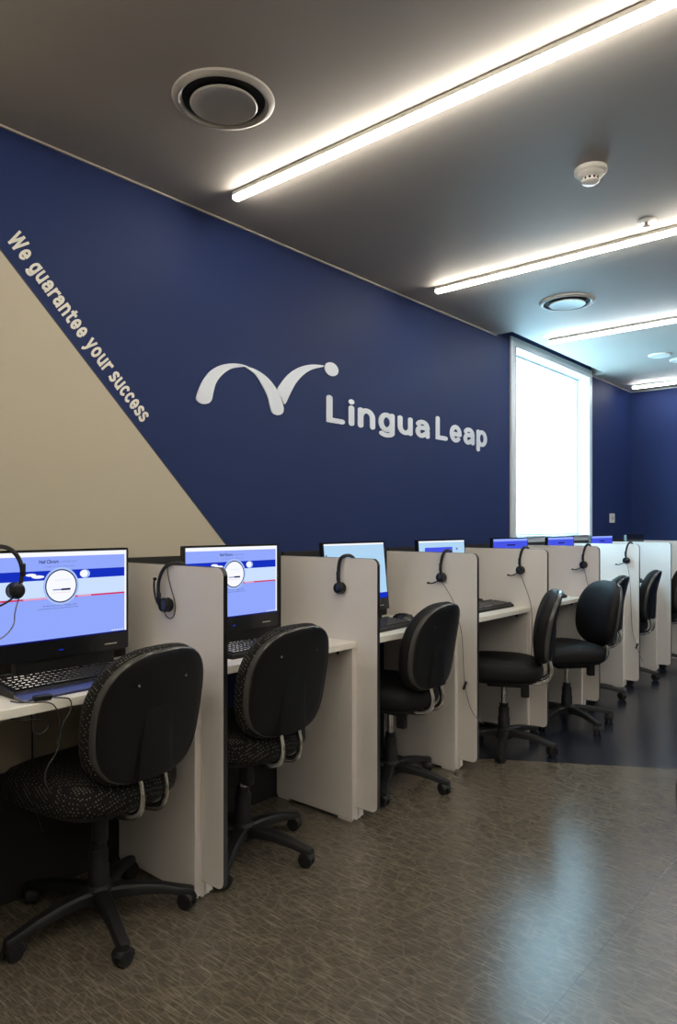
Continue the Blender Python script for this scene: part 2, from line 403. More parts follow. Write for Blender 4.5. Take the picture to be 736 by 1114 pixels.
def letters(root, word, y, z, width, cap, wt, gap, matname, round_=True, space=.32, depth=.004):
    """letters of a word standing on the wall: local frame of the root, y right, z up"""
    adv = []; x = 0
    for ch in word:
        st, wd = glyph(ch, wt)
        if ch == ' ': x += space; continue
        adv.append((ch, x, st)); x += wd+gap
    tot = x-gap; sx = width/tot
    for ch, x0, st in adv:
        m = MB(); h = wt/2; depth0 = depth
        for si, P in enumerate(st):
            depth = depth0 + .0005*si
            P = [Vector(p) for p in P]
            if not round_ and (P[0]-P[-1]).length > .02:
                P[0] = P[0]+(P[0]-P[1]).normalized()*h; P[-1] = P[-1]+(P[-1]-P[-2]).normalized()*h
            closed = (P[0]-P[-1]).length < .001
            L, R = [], []; n = len(P)
            for k, p in enumerate(P):
                a = P[k-1] if k else (P[-2] if closed else P[0]); b = P[k+1] if k < n-1 else (P[1] if closed else P[-1])
                d1 = (p-a); d2 = (b-p)
                d1 = d1.normalized() if d1.length > 1e-6 else d2.normalized(); d2 = d2.normalized() if d2.length > 1e-6 else d1
                t = (d1+d2).normalized(); nn = Vector((-t.y, t.x)); kf = h/max(.5, nn.dot(Vector((-d1.y, d1.x))))
                L.append(p+nn*kf); R.append(p-nn*kf)
            cap_a = cap_b = []
            if round_ and not closed:
                def arc(c, frm): return [c+Matrix.Rotation(PI*q/8, 2) @ (frm-c) for q in range(1, 8)]
                cap_b = arc(P[-1], R[-1]); cap_a = arc(P[0], L[0])
            def V(p, dx): return m.bm.verts.new((dx, (x0+p.x)*sx+y, p.y*cap+z))
            lf = [[V(p, dx) for p in L] for dx in (.0005, depth)]; rf = [[V(p, dx) for p in R] for dx in (.0005, depth)]
            for k in range(n-1):
                for (a, b) in ((lf[1], rf[1]), (rf[0], lf[0])): m.bm.faces.new((a[k], b[k], b[k+1], a[k+1]))
                for a in (lf, rf): m.bm.faces.new((a[0][k], a[1][k], a[1][k+1], a[0][k+1]))
            for arcp, e0, e1 in ((cap_b, -1, 'b'), (cap_a, 0, 'a')):
                if not closed:
                    mid = [[V(p, dx) for p in arcp] for dx in (.0005, depth)]
                    s0, s1 = (rf, lf) if e1 == 'b' else (lf, rf)
                    ring = [[s0[q][e0]] + mid[q] + [s1[q][e0]] for q in (0, 1)]
                    if len(ring[1]) > 2: m.bm.faces.new(ring[1])
                    for k in range(len(ring[0])-1): m.bm.faces.new((ring[0][k], ring[0][k+1], ring[1][k+1], ring[1][k]))
        depth = depth0; m.build('letter', matname, root, smooth=False)
letters(logo, 'Lingua', 2.665-1.85, 1.763-1.76, .935, .137, .185, .125, 'letter_white')
letters(logo, 'Leap', 3.668-1.85, 1.770-1.76, .632, .142, .185, .115, 'letter_white')
sl = thing('wall_slogan', 'slanted cream slogan We guarantee your success on the blue wall', 'wall lettering', (XW, 1.069, 2.189))
sl.rotation_euler = (math.radians(-46.6), 0, 0)
letters(sl, 'We guarantee your success', 0, 0, .757, .064, .185, .125, 'letter_cream', round_=False, space=.36, depth=.002)

# ------------------------------------------------------------------ ceiling fittings
def light_strip(y, x0, x1, label, cool=False):
    r = thing('ceiling_light', label, 'ceiling light', ((x0+x1)/2, y, ZC), 0, 'linear ceiling lights')
    h = (x1-x0)/2
    m = MB(); m.span((-h, -.0155, -.018), (h, .0155, -.003)); m.span((-h, -.008, -.0035), (h, .008, 0))
    m.build('housing', 'white_plastic', r)
    m = MB(); prof = [(-.015, -.018), (-.015, -.029), (-.010, -.035), (.010, -.035), (.015, -.029), (.015, -.018)]
    m.prism(prof, 'X', -h+.003, h-.003); m.build('diffuser', 'lamp_diffuser_cool' if cool else 'lamp_diffuser', r, ang=60)
    for s in (-1, 1):
        m = MB(); m.span((s*h-.0015, -.015, -.034), (s*h+.0015, .015, -.003)); m.build('end_cap', 'white_plastic', r, smooth=False)
light_strip(-1.060, -2.134, 2.4, 'unseen linear light added behind the camera, near the back wall')  # added out of view to brighten the nearest dividers
light_strip(0.400, -2.134, 2.4, 'unseen linear light added above the camera')  # second added strip, unseen, lifts the light on the nearest dividers
light_strip(1.867, -2.134, 2.4, 'long linear light nearest the camera, over the emblem')
light_strip(3.332, -2.140, 2.4, 'linear light between the smoke detector and the small round vent')
light_strip(4.777, -2.132, 2.4, 'linear light crossing the ceiling by the window top', True)
light_strip(6.84, -2.232, 2.4, 'farthest linear light, close to the far blue wall', True)
def vent(x, y, label):
    r = thing('ceiling_vent', label, 'air vent', (x, y, ZC), 0, 'round ceiling vents')
    m = MB(); m.lathe([(.158, 0), (.156, -.006), (.146, -.013), (.138, -.014), (.130, -.008), (.128, -.001), (.128, 0)], n=64); m.build('flange', 'vent_paint', r)
    m = MB(); m.lathe([(.127, -.0005), (.126, -.003), (.0, -.0032)], n=48); m.build('throat', 'slot_dark', r)
    m = MB(); m.lathe([(.03, -.003), (.085, -.006), (.102, -.014), (.104, -.018), (.100, -.021), (.07, -.016), (.03, -.0125), (0, -.012)], n=64); m.build('disc', 'vent_paint', r)
vent(-1.70, 1.44, 'large round ceiling vent before the first light strip')
vent(-1.695, 4.045, 'round ceiling vent beyond the second light strip')
r = thing('smoke_detector', 'white domed smoke detector on the ceiling', 'smoke detector', (-1.0, 2.60, ZC))
m = MB(); m.lathe([(.058, 0), (.058, -.014), (.052, -.018), (.048, -.019), (.046, -.026), (.038, -.034), (.030, -.036)], n=40); m.build('base', 'white_plastic', r)
m = MB(); m.lathe([(.030, -.036), (.029, -.044)], n=40); m.build('slot', 'slot_dark', r)
m = MB()
for k in range(12):
    a = 2*PI*k/12; m.box((.031*math.cos(a), .031*math.sin(a), -.040), (.004, .006, .012), rot=Euler((0, 0, a)).to_matrix())
m.lathe([(.031, -.044), (.031, -.049), (.022, -.055), (.0, -.057)], n=40); m.build('cap', 'white_plastic', r)
r = thing('sprinkler', 'small white ceiling sprinkler before the second light strip', 'sprinkler', (-.985, 3.195, ZC))
m = MB(); m.lathe([(.040, 0), (.039, -.004), (.012, -.007), (0, -.007)], n=32); m.build('plate', 'white_plastic', r)
m = MB(); m.lathe([(.007, -.007), (.007, -.022), (.016, -.023), (.016, -.025), (.0, -.027)], n=20); m.build('nozzle', 'trim_metal', r)
for x, y, lab in ((-1.681, 5.763, 'flat white ceiling speaker disc, nearer of two by the window'), (-1.60, 6.03, 'flat white ceiling speaker disc, farther of two by the window')):
    r = thing('ceiling_speaker', lab, 'speaker', (x, y, ZC), 0, 'round ceiling speakers')
    m = MB(); m.lathe([(.080, 0), (.080, -.008), (.074, -.012), (.068, -.010)], n=48); m.build('bezel', 'white_plastic', r)
    m = MB(); m.lathe([(.068, -.0095), (.04, -.012), (0, -.013)], n=48); m.build('grille', 'white_plastic', r)
r = thing('wall_outlet', 'small white wall outlet plate to the right of the window', 'outlet', (XW, 6.66, 1.315))
m = MB(); m.prism(rounded(.115, .085, .008), 'X', .0, .009); m.build('plate', 'white_plastic', r)
m = MB(); m.prism(rounded(.035, .035, .01), 'X', .009, .0105); m.build('socket', 'vent_paint', r)

# ------------------------------------------------------------------ dividers and desks
ordn = ['beside the nearest chair', 'between the second and third chairs', 'behind the third chair', 'behind the fourth chair',
        'behind the chair showing its front', 'behind the sixth chair', 'beyond the seventh chair', 'against the far wall']
lab_div = ['nearest pale workstation divider with a dark front edge', 'second nearest divider, an earpiece down on its headset',
           'third nearest divider, headset cable running down past a black inline switch', 'fourth nearest divider, behind the side-on chair',
           'fifth nearest divider, behind the chair showing its seat front', 'sixth nearest divider, bluish in window light', 'second farthest divider, bluish in window light',
           'farthest divider, standing against the far blue wall']
for i in range(8):
    y = D0 + i * SP
    if i == 7: y = 7.165
    r = thing('workstation_divider', lab_div[i], 'divider', (XD, y, 0), 0, 'dividers between the workstations')
    m = MB(); n = 8; R = .030
    x1, x0, z0, z1 = 0, XB+.001-XD, .058, ZT
    def outline(inset=0.0):
        pts = [(x0, z0+inset)]
        for k in range(n+1): a = -PI/2+PI/2*k/n; pts.append((x1-R+(R-inset)*math.cos(a), z0+R+(R-inset)*math.sin(a)))
        for k in range(n+1): a = PI/2*k/n; pts.append((x1-R+(R-inset)*math.cos(a), z1-R+(R-inset)*math.sin(a)))
        pts.append((x0, z1-inset)); return pts
    m.prism(outline(.0012), 'Y', -.018, 0); m.build('panel', 'laminate', r)
    m = MB(); O, I = outline(0), outline(.0013)
    for k in range(len(O)-1):
        a, b, c, d = O[k], O[k+1], I[k+1], I[k]
        m.rings([[(a[0], -.0172, a[1]), (b[0], -.0172, b[1]), (c[0], -.0172, c[1]), (d[0], -.0172, d[1])],
                 [(a[0], -.0008, a[1]), (b[0], -.0008, b[1]), (c[0], -.0008, c[1]), (d[0], -.0008, d[1])]])
    bmesh.ops.remove_doubles(m.bm, verts=m.bm.verts, dist=1e-5)
    m.build('edge_banding', 'edge_band', r)
    m = MB(); m.span((-.24, -.016, 0), (-.115, -.002, .060), .002, 1); m.build('foot', 'laminate', r)
lab_desk = ['white desk of the nearest workstation, dark cables on it', 'white desk behind the second chair', 'white desk behind the third chair, keyboard and mouse on it',
            'white desk at the side-on fourth chair', 'white desk at the fifth workstation behind the side-on chair', 'white desk of the sixth workstation, hidden behind two chairs',
            'white desk of the seventh workstation, bluish', 'white desk of the last workstation at the far wall']
for i in range(8):
    y1 = D0 + i * SP - .0185; y0 = y1 - SP + .019
    if i == 7: y1 = 7.146
    r = thing('workstation_desk', lab_desk[i], 'desk', (XL, (y0+y1)/2, 0), 0, 'desks of the workstations')
    h = (y1-y0)/2
    m = MB(); m.span((XB-XL+.001, -h, ZD-.026), (0.004, h, ZD), .0015, 1); m.build('desktop', 'desk_laminate', r)
    for s in (1, -1):
        m = MB(); ys = (h-.028, h) if s > 0 else (-h, -h+.028)
        m.span((XB-XL+.001, ys[0], .012), (0, ys[1], ZD-.0265), .0012, 1)
        for xx in (-.012, -.375): m.span((xx-.07, ys[0]+.004, 0), (xx, ys[1]-.004, .0125))
        m.build('side_panel', 'laminate', r)
    m = MB(); m.span((XW+.0165-XL, -h, ZD-.026), (XB-XL, h, ZT+.016)); m.build('back_board', 'brown_board', r, smooth=False)
    m = MB(); m.box((-.075, h-.05, ZD-.034), (.055, .03, .014), .003, 1); m.lathe([(.006, ZD-.055), (.006, ZD-.041)], c=(-.06, h-.05, 0), n=10); m.build('bracket', 'black_plastic', r)

# ------------------------------------------------------------------ all-in-one computers
def monitor(xs, yc, label, page, yaw=0.0, tilt=0.0, w=.490, h=.345, dead=False):
    """screen faces +x; local origin on the desk under the screen"""
    r = thing('computer_monitor', label, 'computer', (xs, yc, ZD), yaw, 'all-in-one computers on the desks')
    ztop = 1.166-ZD; zb = ztop-h
    T = Matrix.Rotation(tilt, 4, 'Y')
    def bend(o):
        o.matrix_local = Matrix.Translation((0, 0, zb)) @ T @ Matrix.Translation((0, 0, -zb)); return o
    m = MB(); m.prism(rounded(w, h, .006, 3, (0, zb+h/2)), 'X', -.022, -.001); 
    m.box((-.035, 0, zb+h*.45), (.03, w*.62, h*.6), .012, 2)
    body = bend(m.build('body', 'gloss_black', r))
    m = MB(); chin = .058; b = .008
    W = w-2*b; H = h-chin-b; oy, oz = -w/2+b, ztop-b
    ids = list(MATS)
    used = []
    def rect(a, c, d, e, mt, lay, col=None):
        if mt not in used: used.append(mt)
        m.mi = used.index(mt); x = -.0008+lay*.00025
        P = [(oy+a*W, oz-d*H), (oy+c*W, oz-d*H), (oy+c*W, oz-e*H), (oy+a*W, oz-e*H)]
        vs = [m.bm.verts.new((x, p[0], p[1])) for p in P]; f = m.bm.faces.new(vs); f.material_index = m.mi
    def disc(cx, cy, rx, mt, lay, ry=None):
        if mt not in used: used.append(mt)
        x = -.0008+lay*.00025; ry = ry or rx
        vs = [m.bm.verts.new((x, oy+cx*W+rx*H*math.cos(k*PI/20), oz-cy*H+ry*H*math.sin(k*PI/20))) for k in range(40)]
        f = m.bm.faces.new(vs); f.material_index = used.index(mt)
    texts = []
    if page == 'web':
        rect(0, 1, 0, 1, 'scr_peri', 0); rect(0, 1, 0, .05, 'scr_white', 1); rect(.985, 1, 0, 1, 'scr_white', 1)
        rect(0, .985, .21, .317, 'scr_blue', 1); rect(0, .985, .317, .51, 'scr_pale', 1); rect(0, .985, .512, .531, 'scr_red', 1)
        rect(0, 1, .985, 1, 'scr_band', 2)
        rect(.24, .42, .514, .529, 'scr_pink', 2); rect(.62, .72, .514, .529, 'scr_pink', 2)
        disc(.5, .39, .215, 'scr_halo', 3); disc(.5, .39, .192, 'scr_navy', 4); disc(.5, .39, .178, 'scr_white', 5)
        rect(.44, .50, .425, .438, 'scr_grey', 6); rect(.50, .565, .42, .442, 'scr_navy', 6)
        rect(.45, .56, .32, .323, 'scr_halo', 6); rect(.43, .57, .465, .468, 'scr_pink', 6)
        disc(.675, .265, .062, 'scr_halo', 2, .05); disc(.665, .262, .05, 'scr_white', 3, .042)
        disc(.29, .25, .06, 'scr_white', 2, .016); disc(.34, .275, .07, 'scr_white', 2, .018); disc(.31, .262, .03, 'scr_white', 3, .022)
        for k in range(5): rect(.88+k*.02, .892+k*.02, .965, .975, 'scr_white', 3)
        texts = [('Nef Chrort', .345, .128, .135, .040, 'scr_navy', .018), ('LAWPORTRAIT', .485, .122, .125, .018, 'scr_grey', 0),
                 ('A TRIBUTE TO A LANGUAGE', .375, .172, .22, .013, 'scr_grey', 0),
                 ('the best way to learn a language online', .37, .615, .24, .014, 'scr_navy', 0), ('is to practise it with us every day of the week', .34, .645, .28, .014, 'scr_navy', 0)]
    elif page == 'desk':
        rect(0, 1, 0, 1, 'scr_cyan', 0); rect(0, 1, 0, .03, 'scr_white', 1); rect(0, 1, .90, 1, 'scr_blue', 1)
        rect(.02, .035, .18, .24, 'scr_navy', 1); rect(.62, .70, .955, .965, 'scr_white', 2); rect(.25, .72, .42, .46, 'scr_royal', 1)
    elif page == 'form':
        rect(0, 1, 0, 1, 'scr_cyan', 0); rect(0, 1, 0, .03, 'scr_white', 1); rect(.12, .72, .13, .40, 'scr_royal', 1); rect(.80, .84, .15, .2, 'scr_grey', 1); rect(0, 1, .93, 1, 'scr_blue', 1)
    elif page == 'blue':
        rect(0, 1, 0, 1, 'scr_royal', 0); rect(0, 1, 0, .055, 'scr_peri', 1); rect(.38, .62, .13, .16, 'scr_navy', 1); rect(0, 1, .94, 1, 'scr_band', 1)
    if not dead:
        me_used = list(used)
        sc = MB(); sc.bm.free(); sc.bm = m.bm
        me = bpy.data.meshes.new('screen'); m.bm.to_mesh(me); m.bm.free()
        for q in me_used: me.materials.append(MATS[q])
        so = bpy.data.objects.new('screen', me); COL.objects.link(so); so.parent = body
        for txt, a, d, ww, hh, mt, bd in texts:
            to = text_mesh('screen_text', txt, mt, ww*W, hh*H, depth=0, bold=bd, parent=body, ref='T')
            to.matrix_local = Matrix.Translation((.0012, oy+a*W, oz-d*H)) @ ROTW.to_matrix().to_4x4()
    m = MB(); m.box((.0005, w*.36, zb+.022), (.001, .045, .003)); m.build('badge', 'trim_metal', body, smooth=False)
    m = MB(); m.box((-.0005, 0, zb+.024), (.001, .014, .003)); m.build('power_light', 'scr_blue', body, smooth=False)
    m = MB(); m.box((-.03, .03, .055), (.035, .34, .13), .006, 2); m.build('neck', 'black_plastic', r)
    m = MB(); m.prism(rounded(.13, .36, .02, 5, (-.06, .02)), 'Z', 0, .010); m.build('foot', 'black_plastic', r)
    return r
monitor(-2.15, 1.149, 'nearest computer showing a web page, headset hung on it', 'web')
monitor(-2.15, 1.874, 'second computer, web page cut by the nearest divider', 'web')
monitor(-2.15, 2.675, 'third computer, pale blue desktop and a blue taskbar', 'desk', tilt=-.10, yaw=.03)
monitor(-2.15, 3.434, 'fourth computer, top strip of a pale screen above a divider', 'form', tilt=-.05)
monitor(-2.15, 4.236, 'fifth computer, blue screen top left of the window sill', 'blue')
monitor(-2.15, 5.028, 'sixth computer, blue screen top below the middle of the window', 'blue', w=.470)
monitor(-2.15, 5.845, 'seventh computer, blue screen top below the right of the window', 'blue', w=.470)
monitor(-2.15, 6.662, 'last computer with a dark screen before the far wall', 'none', w=.470, dead=True)

# ------------------------------------------------------------------ keyboards, mice
def keyboard(x, y, rz, label, rest=True):
    r = thing('keyboard', label, 'keyboard', (x, y, ZD), rz, 'black keyboards')
    # local: +x toward the user, keys along y
    m = MB(); m.prism([(-.075, .0), (-.075, .026), (-.07, .029), (.07, .018), (.075, .014), (.075, 0)], 'Y', -.225, .225); m.build('case', 'black_plastic', r)
    m = MB(); tilt = Euler((0, math.atan2(.011, .14), 0)).to_matrix()
    for row in range(6):
        xx = -.060+row*.0222+(.004 if row else 0); zz = .030-(xx+.07)/.14*.011
        yy = -.216
        while yy < .205:
            wdt = .0175
            if row == 5 and -.12 < yy < -.02: wdt = .10
            if row == 0 and random.random() < .12: yy += .010
            if .075 < yy < .083: yy = .083
            if .140 < yy < .148: yy = .148
            m.box((xx, yy+wdt/2, zz+.003), (.0165, wdt-.002, .009), .002, 1, tilt)
            yy += wdt+.0012
    m.build('keys', 'keycap', r)
    if rest:
        m = MB(); m.prism([(.0755, 0), (.0755, .014), (.082, .013), (.128, .006), (.132, 0)], 'Y', -.225, .225); m.build('wrist_rest', 'wrist_rest', r)
    m = MB(); m.box((-.058, .18, .0315), (.012, .05, .0015)); m.build('indicator', 'trim_metal', r, smooth=False)
    return r
keyboard(-2.050, 1.140, .0, 'nearest black keyboard with a glossy wrist rest, its purple a painted screen reflection')
keyboard(-2.04, 1.93, 0, 'black keyboard behind the second chair', False)
keyboard(-2.03, 2.62, .06, 'black keyboard behind the third chair', False)
keyboard(-2.05, 3.70, .0, 'black keyboard on the desk left of the side-on chair', False)
keyboard(-2.03, 4.44, 0, 'black keyboard on the desk behind the side-on chair', False)
keyboard(-2.05, 6.0, 0, 'far black keyboard beside the seventh chair', False)
def mouse(x, y, z, label, s=1.0, rz=0):
    r = thing('computer_mouse', label, 'mouse', (x, y, z), rz, 'black computer mice')
    m = MB(); rs = []
    for k in range(9):
        t = k/8; a = -1+2*t; wv = .031*math.sqrt(max(0.02, 1-abs(a)**2.6)); hv = .036*math.sqrt(max(.02, 1-abs(a+.1)**2.4)) if abs(a+.1) < 1 else .006
        rs.append([(a*.055*s, wv*s*math.cos(q*PI/8), max(0, hv*s*math.sin(q*PI/8))) for q in range(9)])
    m.rings(rs); m.build('shell', 'gloss_black', r)
    m = MB(); m.lathe([(.006, -.003), (.006, .003)], c=(.03*s, 0, .026*s), n=12, axis='Y'); m.build('wheel', 'rim_glint_wheel_grey', r)
mouse(-2.10, 2.97, ZD, 'black mouse beside the keyboard of the third workstation', 1.15, .3)
mouse(-2.19, 3.86, ZD, 'black mouse against the fourth divider on the desk', 1.25, 1.2)
mouse(-2.02, 6.30, ZD, 'black mouse beside the seventh chair', 1.2)

# ------------------------------------------------------------------ headsets
def headset(label, loc, style='down', cable=None, clip=None, rz=0):
    """local x along the divider, -y outwards to the viewer, origin where the band crosses the top edge"""
    r = thing('headset', label, 'headset', loc, rz, 'black headsets hung on the dividers')
    if style == 'down':
        band = [(.022, .030, -.045), (.018, .028, -.005), (.012, .014, .010), (.006, -.008, .011), (-.002, -.025, -.002), (-.012, -.028, -.035), (-.018, -.028, -.075), (-.016, -.028, -.105)]
        cup = (-.014, -.034, -.128); boom = [(-.022, -.034, -.140), (-.045, -.036, -.155), (-.072, -.036, -.163), (-.088, -.036, -.160)]
    elif style == 'plain':
        band = [(.032, .030, -.04), (.030, .028, -.005), (.024, .014, .009), (.012, -.010, .011), (-.002, -.026, .0), (-.011, -.028, -.03), (-.014, -.028, -.075), (-.012, -.028, -.105)]
        cup = (-.006, -.034, -.128); boom = None
    elif style == 'front':
        band = [(-.070, .050, -.05), (-.060, .036, -.01), (-.045, .018, .007), (-.020, -.004, .009), (.010, -.026, .004), (.036, -.030, -.022), (.050, -.030, -.062), (.044, -.030, -.104)]
        cup = (.030, -.032, -.126); boom = [(.026, -.036, -.140), (.000, -.038, -.158), (-.035, -.038, -.172), (-.085, -.038, -.184), (-.10, -.038, -.185)]
    else:
        band = [(.040, .030, -.03), (.020, .024, .006), (.005, -.004, .010), (-.018, -.026, -.004), (-.042, -.030, -.035), (-.052, -.032, -.075), (-.045, -.032, -.115), (-.032, -.032, -.135)]
        cup = (-.010, -.036, -.138); boom = [(-.030, -.036, -.150), (-.052, -.038, -.130), (-.066, -.038, -.095), (-.068, -.038, -.062), (-.062, -.038, -.050)]
    m = MB(); m.tube(band, .0078, n=10, smooth=2, flat=((1, 0, 0), 1.0, .55)); m.build('headband', 'black_plastic', r)
    b = band[-2]; 
    m = MB(); m.box((b[0], b[1]-.001, b[2]-.002), (.014, .012, .040), .003, 2); m.build('yoke', 'gloss_black', r)
    m = MB(); m.lathe([(0, .012), (.018, .012), (.025, .006), (.026, -.002), (.022, -.010), (.012, -.013), (0, -.013)], c=cup, n=28, axis='Y'); ec = m.build('ear_cup', 'gloss_black', r)
    m = MB(); m.lathe([(.010, .024), (.022, .023), (.0255, .017), (.024, .012)], c=cup, n=28, axis='Y'); m.build('ear_pad', 'foam', ec)
    if boom:
        m = MB(); m.tube(boom, .0032, n=8, smooth=2); bo = m.build('microphone_boom', 'black_plastic', r)
        e = boom[-1]; m = MB(); m.box(e, (.014, .009, .010), .003, 2); m.build('microphone', 'foam', bo)
    if cable:
        m = MB(); m.tube([Matrix.Rotation(-rz, 3, 'Z') @ (Vector(p)-Vector(loc)) for p in cable], .0019, n=6, smooth=3); m.build('cable', 'grey_cable' if style != 'side' else 'cable_rubber', r)
    if clip:
        m = MB(); m.box(Vector(clip)-Vector(loc), (.012, .010, .045), .004, 2, Euler((0, .35, 0)).to_matrix()); m.build('inline_control', 'gloss_black', r)
yn = lambda i: D0+i*SP-.009
headset('headset with raised microphone and looped cable on the nearest divider', (-2.045, yn(0), ZT), 'side',
        [(-2.050, yn(0)-.024, 1.113), (-2.048, yn(0)-.028, 1.08), (-2.030, yn(0)-.028, 1.03), (-2.005, yn(0)-.028, .985), (-2.003, yn(0)-.028, .945), (-2.020, yn(0)-.03, .92), (-2.045, yn(0)-.033, .925), (-2.060, yn(0)-.036, .950)])
headset('headset hanging earpiece down on the second nearest divider', (-1.955, yn(1), ZT), 'plain')
y = yn(2)-.022
headset('headset on the third divider, cable with a black inline control', (-1.958, yn(2), ZT), 'down',
        [(-1.967, y-.012, .955), (-1.946, y, .922), (-1.903, y+.006, .854), (-1.875, y+.005, .76), (-1.855, y+.005, .696), (-1.846, y, .56), (-1.840, y-.004, .489), (-1.823, y-.004, .386), (-1.80, y, .32), (-1.766, y, .285), (-1.757, y+.012, .268), (-1.755, y+.04, .255)],
        (-1.835, y-.004, .44))
y = yn(3)-.022
headset('headset on the fourth divider, cable falling behind the side-on chair', (-1.922, yn(3), ZT), 'down',
        [(-1.932, y-.012, .955), (-1.915, y, .90), (-1.883, y+.005, .817), (-1.866, y+.005, .736), (-1.862, y, .60), (-1.868, y, .48), (-1.85, y-.05, .36), (-1.82, y-.06, .34), (-1.79, y-.03, .36), (-1.76, y+.02, .42)])
y = yn(4)-.022
headset('headset on the fifth divider above the chair showing its front', (-1.860, yn(4), ZT), 'down',
        [(-1.870, y-.012, .955), (-1.855, y, .88), (-1.834, y+.004, .789), (-1.81, y, .65), (-1.79, y, .514), (-1.79, y, .35)])
y = yn(5)-.022
headset('headset on the sixth divider in bluish window light', (-1.850, yn(5), ZT), 'down',
        [(-1.860, y-.012, .955), (-1.845, y, .90), (-1.835, y+.005, .75), (-1.829, y, .626), (-1.823, y, .451), (-1.795, y, .349), (-1.766, y, .262), (-1.757, y+.012, .235), (-1.755, y+.03, .21)],
        (-1.787, y, .33))
# headset hung over the top of the nearest screen; turned so that its outward side faces the room
headset('headset hanging in front of the nearest lit screen', (-2.154, .962, 1.172), 'front',
        [(-2.118, .998, 1.024), (-2.12, .992, 1.005), (-2.12, .985, .975), (-2.12, .985, .945), (-2.12, .960, .915), (-2.12, .915, .895), (-2.11, .88, .86), (-2.10, .87, .80)], rz=PI/2)

# loose cables on the nearest desk
r = thing('headset_cable', 'black cable with an inline plug on the nearest desk, hanging to the seat', 'cable', (-1.88, .97, ZD))
L0 = Vector((-1.88, .97, ZD))
m = MB(); m.tube([Vector(p)-L0 for p in [(-1.905, .965, .7645), (-1.895, .99, .761), (-1.875, 1.015, .759), (-1.863, 1.022, .757), (-1.853, 1.022, .735), (-1.850, 1.010, .715), (-1.850, .990, .695), (-1.85, .985, .63), (-1.85, .945, .587), (-1.85, .94, .551), (-1.86, .958, .52), (-1.87, .97, .505)]], .0022, n=7, smooth=3)
m.build('front_cable', 'cable_rubber', r)
m = MB(); m.tube([Vector(p)-L0 for p in [(-1.95, .895, .760), (-1.92, .905, .7585), (-1.89, .935, .7585), (-1.864, .965, .758), (-1.852, .978, .74), (-1.850, .985, .71), (-1.852, .988, .66), (-1.852, .978, .64)]], .0018, n=7, smooth=3)
m.build('rear_cable', 'cable_rubber', r)
m = MB(); m.box(Vector((-1.900, .960, .766))-L0, (.022, .050, .016), .005, 2, Euler((0, 0, -.25)).to_matrix()); m.build('plug', 'gloss_black', r)
m = MB(); m.tube([Vector(p) for p in [(-.02, -.10, -.03), (-.02, -.055, -.045), (-.02, .0, -.05), (-.02, .013, -.075), (-.02, -.015, -.095), (-.02, -.04, -.075), (-.02, -.035, -.04), (-.02, -.02, -.028)]], .0024, n=7, smooth=3)
cl = m.build('cable_loop', 'cable_rubber', None, loc=tuple(L0)); tag(cl, 'black cable looped under the front edge of the nearest desk', 'cable')
POWER = [(-2.329, 1.135, .726), (-2.335, 1.14, .64), (-2.335, 1.145, .56), (-2.335, 1.145, .42), (-2.335, 1.15, .30), (-2.335, 1.18, .20)]
m = MB(); m.tube([Vector(p) for p in [Vector(q)-L0 for q in POWER]], .0028, n=7, smooth=2)
cl = m.build('power_cable', 'cable_rubber', None, loc=tuple(L0)); tag(cl, 'black cable dropping straight below the nearest desk', 'cable')

